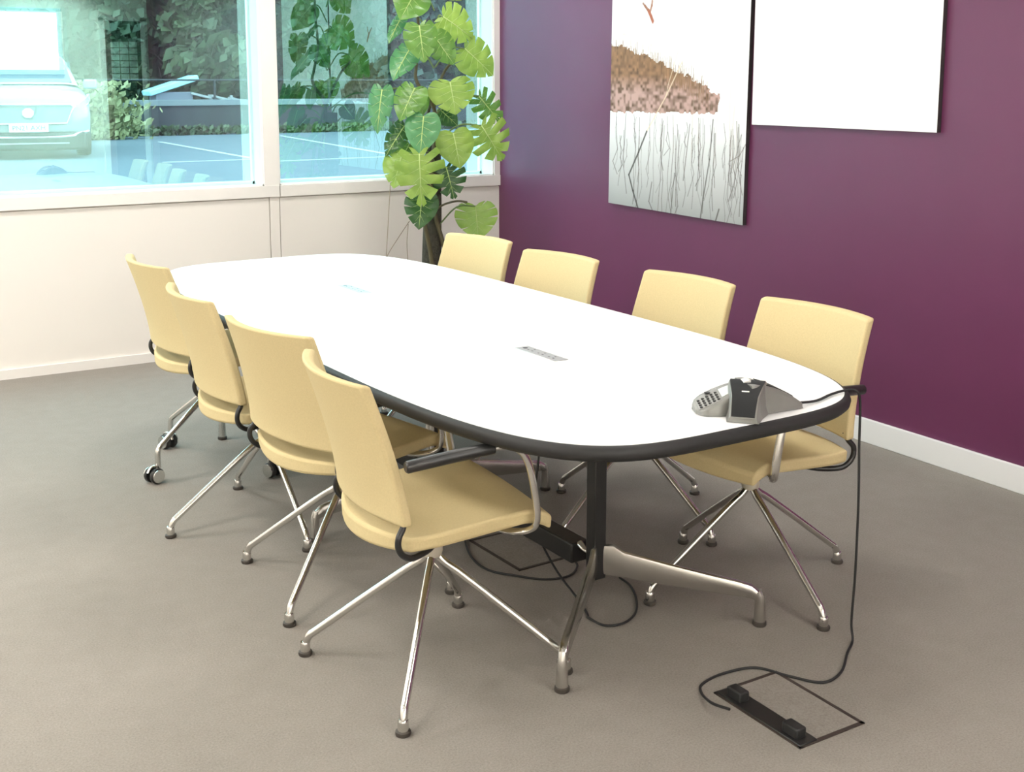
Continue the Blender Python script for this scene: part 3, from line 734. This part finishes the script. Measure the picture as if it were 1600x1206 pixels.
for k in range(6):
    w_ = ('first', 'second', 'third', 'fourth', 'fifth', 'sixth')[k]
    tree(2.6+2.65*k, 22.9, 6.2+.4*(k % 3), 1.08, (0, 1, 0, 2, 0, 1)[k], 'dark leafy tree, %s from the left in the %s' % (w_, FRONT), seed=k)
    if k < 5: tree(3.95+2.65*k, 27.0, 7+.5*(k % 2), .98, (1, 0, 2, 0, 2)[k], 'tall leafy tree, %s from the left in the %s' % (w_, REAR), seed=20+k)
hedge = MB(); rnd = random.Random(5)
hedge.box((-14, 29.5, G-.05), (34, 30.5, G+7)); cards(hedge, 14000, lambda r: (r.uniform(-14, 34), 29.2+r.random()*.6, G+r.random()*7.5), .3, rnd)
tag(hedge.build('hedge', fols[0], smooth=False), 'tall dark evergreen hedge closing the view behind the trees', 'hedge')
# verge of low plants along the wall
verge = MB(); cards(verge, 2600, lambda r: (r.uniform(1.8, 13), 19.0+r.random()*.45, G+.02+.16*r.random()**2), .07, rnd)
tag(verge.build('weeds', fols[1], smooth=False), 'straggly weeds along the foot of the low wall', 'weeds', kind='stuff')
p = ony(146, 180, 18.2); q = MB()
cards(q, 2200, lambda r: (r.gauss(0, .38), r.uniform(-.45, .45), min(1.1, abs(r.gauss(.45, .3)))), .09, rnd)
tag(q.build('shrub', fol_mat('pale_yellow_foliage', (.16, .16, .06), (.42, .40, .2)), smooth=False, loc=(p.x, p.y, G)), 'pale yellowish shrub beside the parked car', 'shrub')
# storage box with tilted lid, and boards, behind the wall
p = ony(268, 172, 21.2)
bin_ = thing('storage_bin', 'grey bin with a tilted pale blue lid behind the low wall', 'bin', (p.x, p.y, G))
q = MB(); q.box((-.42, -.3, 0), (.42, .3, .9)); q.build('body', mat('grey_bin', (.2, .2, .24), .6), bin_, bevel=.02)
q = MB(); q.box((-.55, -.36, 0), (.62, .36, .12), M=Matrix.Translation((-.02, 0, .98)) @ Matrix.Rotation(R(-18), 4, 'Y')); q.build('lid', mat('pale_blue_lid', (.45, .8, .9), .4), bin_, bevel=.02)
for k, (u, lab) in enumerate(((311, 'white slanted board right of the grey bin'), (342, 'pair of white boards standing apart behind the low wall'), (373, 'white board lying low at the right behind the wall'))):
    p = ony(u, 165, 21.0); o = thing('board', lab, 'board', (p.x, p.y, G), group='white boards behind the low wall')
    q = MB(); q.box((-.2, -.04, 0), (-.15, .04, .82)); q.build('upright', MATS['white_road_paint'], o, smooth=False)
    q = MB(); q.box((-.22, -.15, 0), (.26, .15, .05), M=Matrix.Translation((0, 0, .80-.06*k)) @ Matrix.Rotation(R(14), 4, 'Y')); q.build('plank', MATS['white_road_paint'], o, smooth=False)
    q = MB(); q.box((.12, -.04, 0), (.17, .04, .72-.06*k)); q.build('upright', MATS['white_road_paint'], o, smooth=False)

# ------------------------------------------------------------------ parked car
paint = mat('silver_white_car_paint', (.30, .33, .34), .3, .2, var=.02, coat=.5)
car_glass = mat('car_glass', (.03, .06, .08), .05, spec=1)
trim_black = mat('black_car_trim', (.01, .012, .012), .5)
plate_m = mat('white_plate', (.8, .82, .8), .4)
cp = onz(48, 249, G)
car = thing('parked_car', 'pale silver car parked facing the left window', 'car', (cp.x, cp.y, G), 0)
car.rotation_euler = (0, 0, R(-8))
def section(y, w, z0, z1, cr_=.12, n=20):
    out = []
    for j in range(n):
        a = 2*math.pi*j/n; c, s_ = math.cos(a), math.sin(a)
        out.append((math.copysign(abs(c)**.35, c)*w, y, (z0+z1)/2+math.copysign(abs(s_)**.45, s_)*(z1-z0)/2))
    return out+[out[0]]
q = MB(); secs = [(0, .62, .45, .72), (.02, .74, .36, .84), (.10, .83, .30, .93), (.3, .89, .27, 1.00), (.9, .905, .26, 1.07), (1.35, .905, .26, 1.10), (2.6, .905, .26, 1.12), (3.6, .90, .27, 1.12), (4.1, .87, .3, 1.05), (4.25, .78, .4, .9)]
q.grid([section(*s_) for s_ in secs]); q.add(section(*secs[0])[:-1], [tuple(range(20))]); q.add(section(*secs[-1])[:-1], [tuple(range(20))]); q.build('body', paint, car, autos=50)
q = MB(); secs = [(1.15, .80, .95, 1.10), (1.75, .70, .95, 1.52), (2.1, .66, .95, 1.60), (3.2, .66, .95, 1.60), (3.8, .70, .95, 1.5), (4.15, .78, .9, 1.08)]
q.grid([section(*s_) for s_ in secs]); q.build('cabin', paint, car, autos=50)
q = MB(); q.add([(-.70, 1.20, 1.12), (.70, 1.20, 1.12), (.60, 1.74, 1.50), (-.60, 1.74, 1.50), (-.70, 1.19, 1.13), (.70, 1.19, 1.13), (.60, 1.73, 1.515), (-.60, 1.73, 1.515)], [(4, 5, 6, 7), (0, 1, 5, 4), (1, 2, 6, 5), (2, 3, 7, 6), (3, 0, 4, 7), (3, 2, 1, 0)]); q.build('windscreen', car_glass, car, smooth=False)
for sx in (-1, 1):
    q = MB(); q.box((sx*.69-.02, 1.6, 1.15), (sx*.69+.02, 3.6, 1.45)); q.build('side_window', car_glass, car, smooth=False)
q = MB(); q.prism([(-.53, 0), (.53, 0), (.62, .20), (.60, .26), (-.60, .26), (-.62, .20)], -.02, .03)
gr = q.build('grille', mat('grey_mesh_grille', (.16, .19, .18), .5, var=.5, vscale=60), car, smooth=False); gr.location = (0, -.005, .52); gr.rotation_euler = (R(84), 0, 0)
q = MB(); gp = [(-.62, -.035, .72), (-.64, -.03, .76), (-.60, -.02, .80), (.60, -.02, .80), (.64, -.03, .76), (.62, -.035, .72), (.53, -.05, .52), (-.53, -.05, .52), (-.62, -.035, .72)]
q.tube(gp, .016, 8); q.build('grille_trim', chrome, car)
q = MB(); q.prism([(math.cos(a)*.085, math.sin(a)*.075) for a in [R(22.5+45*k) for k in range(8)]], 0, .02); e = q.build('emblem', mat('silver_emblem', (.7, .72, .72), .3, .5), car, smooth=False); e.location = (0, -.045, .68); e.rotation_euler = (R(86), 0, 0)
q = MB(); q.box((-.80, -.06, .13), (.80, .35, .40)); q.build('lower_bumper', trim_black, car, bevel=.04)
q = MB(); q.tube(cr([(-.84, .10, .40), (-.68, -.05, .38), (-.5, -.075, .33), (.5, -.075, .33), (.68, -.05, .38), (.84, .10, .40)], 4), .018, 8); q.build('bumper_trim', chrome, car)
q = MB(); q.box((-.55, -.075, .225), (.55, -.04, .245)); q.build('skid_trim', chrome, car)
pl = MB(); pl.box((-.27, -.085, .405), (.27, -.06, .515)); plate = pl.build('number_plate', plate_m, car, smooth=False)
cu = bpy.data.curves.new('plate_text', 'FONT'); cu.body = 'PN21 AXH'; cu.size = .098; cu.align_x = 'CENTER'; cu.align_y = 'CENTER'; cu.extrude = .001
tmp = bpy.data.objects.new('tmp_text', cu); COL.objects.link(tmp)
dg = bpy.context.evaluated_depsgraph_get(); me = bpy.data.meshes.new_from_object(tmp.evaluated_get(dg)); bpy.data.objects.remove(tmp)
me.materials.clear(); me.materials.append(trim_black)
tx = bpy.data.objects.new('plate_text', me); COL.objects.link(tx); tx.parent = plate; tx.location = (0, -.087, .46); tx.rotation_euler = (R(90), 0, 0)
for sx in (-1, 1):
    q = MB(); q.add([(sx*.60, -.0, .80), (sx*.84, .12, .90), (sx*.90, .40, .95), (sx*.90, .40, .86), (sx*.84, .10, .79), (sx*.62, -.02, .73),
                     (sx*.60, .1, .80), (sx*.84, .22, .90), (sx*.86, .5, .95), (sx*.86, .5, .86), (sx*.84, .2, .79), (sx*.62, .1, .73)],
                    [(0, 1, 2, 3, 4, 5), (6, 7, 8, 9, 10, 11)]+[(i, (i+1) % 6, 6+(i+1) % 6, 6+i) for i in range(6)]); q.build('headlamp', mat('clear_headlamp', (.7, .75, .78), .1, .3), car, smooth=False)
    q = MB(); q.box((sx*.98-.10, 1.25, 1.02), (sx*.98+.10, 1.38, 1.17)); q.build('door_mirror', paint, car, bevel=.03)
    for yy in (.82, 3.42):
        q = MB(); q.lathe([(.2, -.1), (.32, -.1), (.335, -.06), (.335, .06), (.32, .1), (.2, .1)], (sx*.80, yy, .335), 24, axis='x'); wh = q.build('wheel', trim_black, car)
        q = MB(); q.lathe([(.19, -.11), (.2, -.105), (.2, .105), (.19, .11)], (sx*.80, yy, .335), 20, axis='x'); q.build('rim', alu, wh)
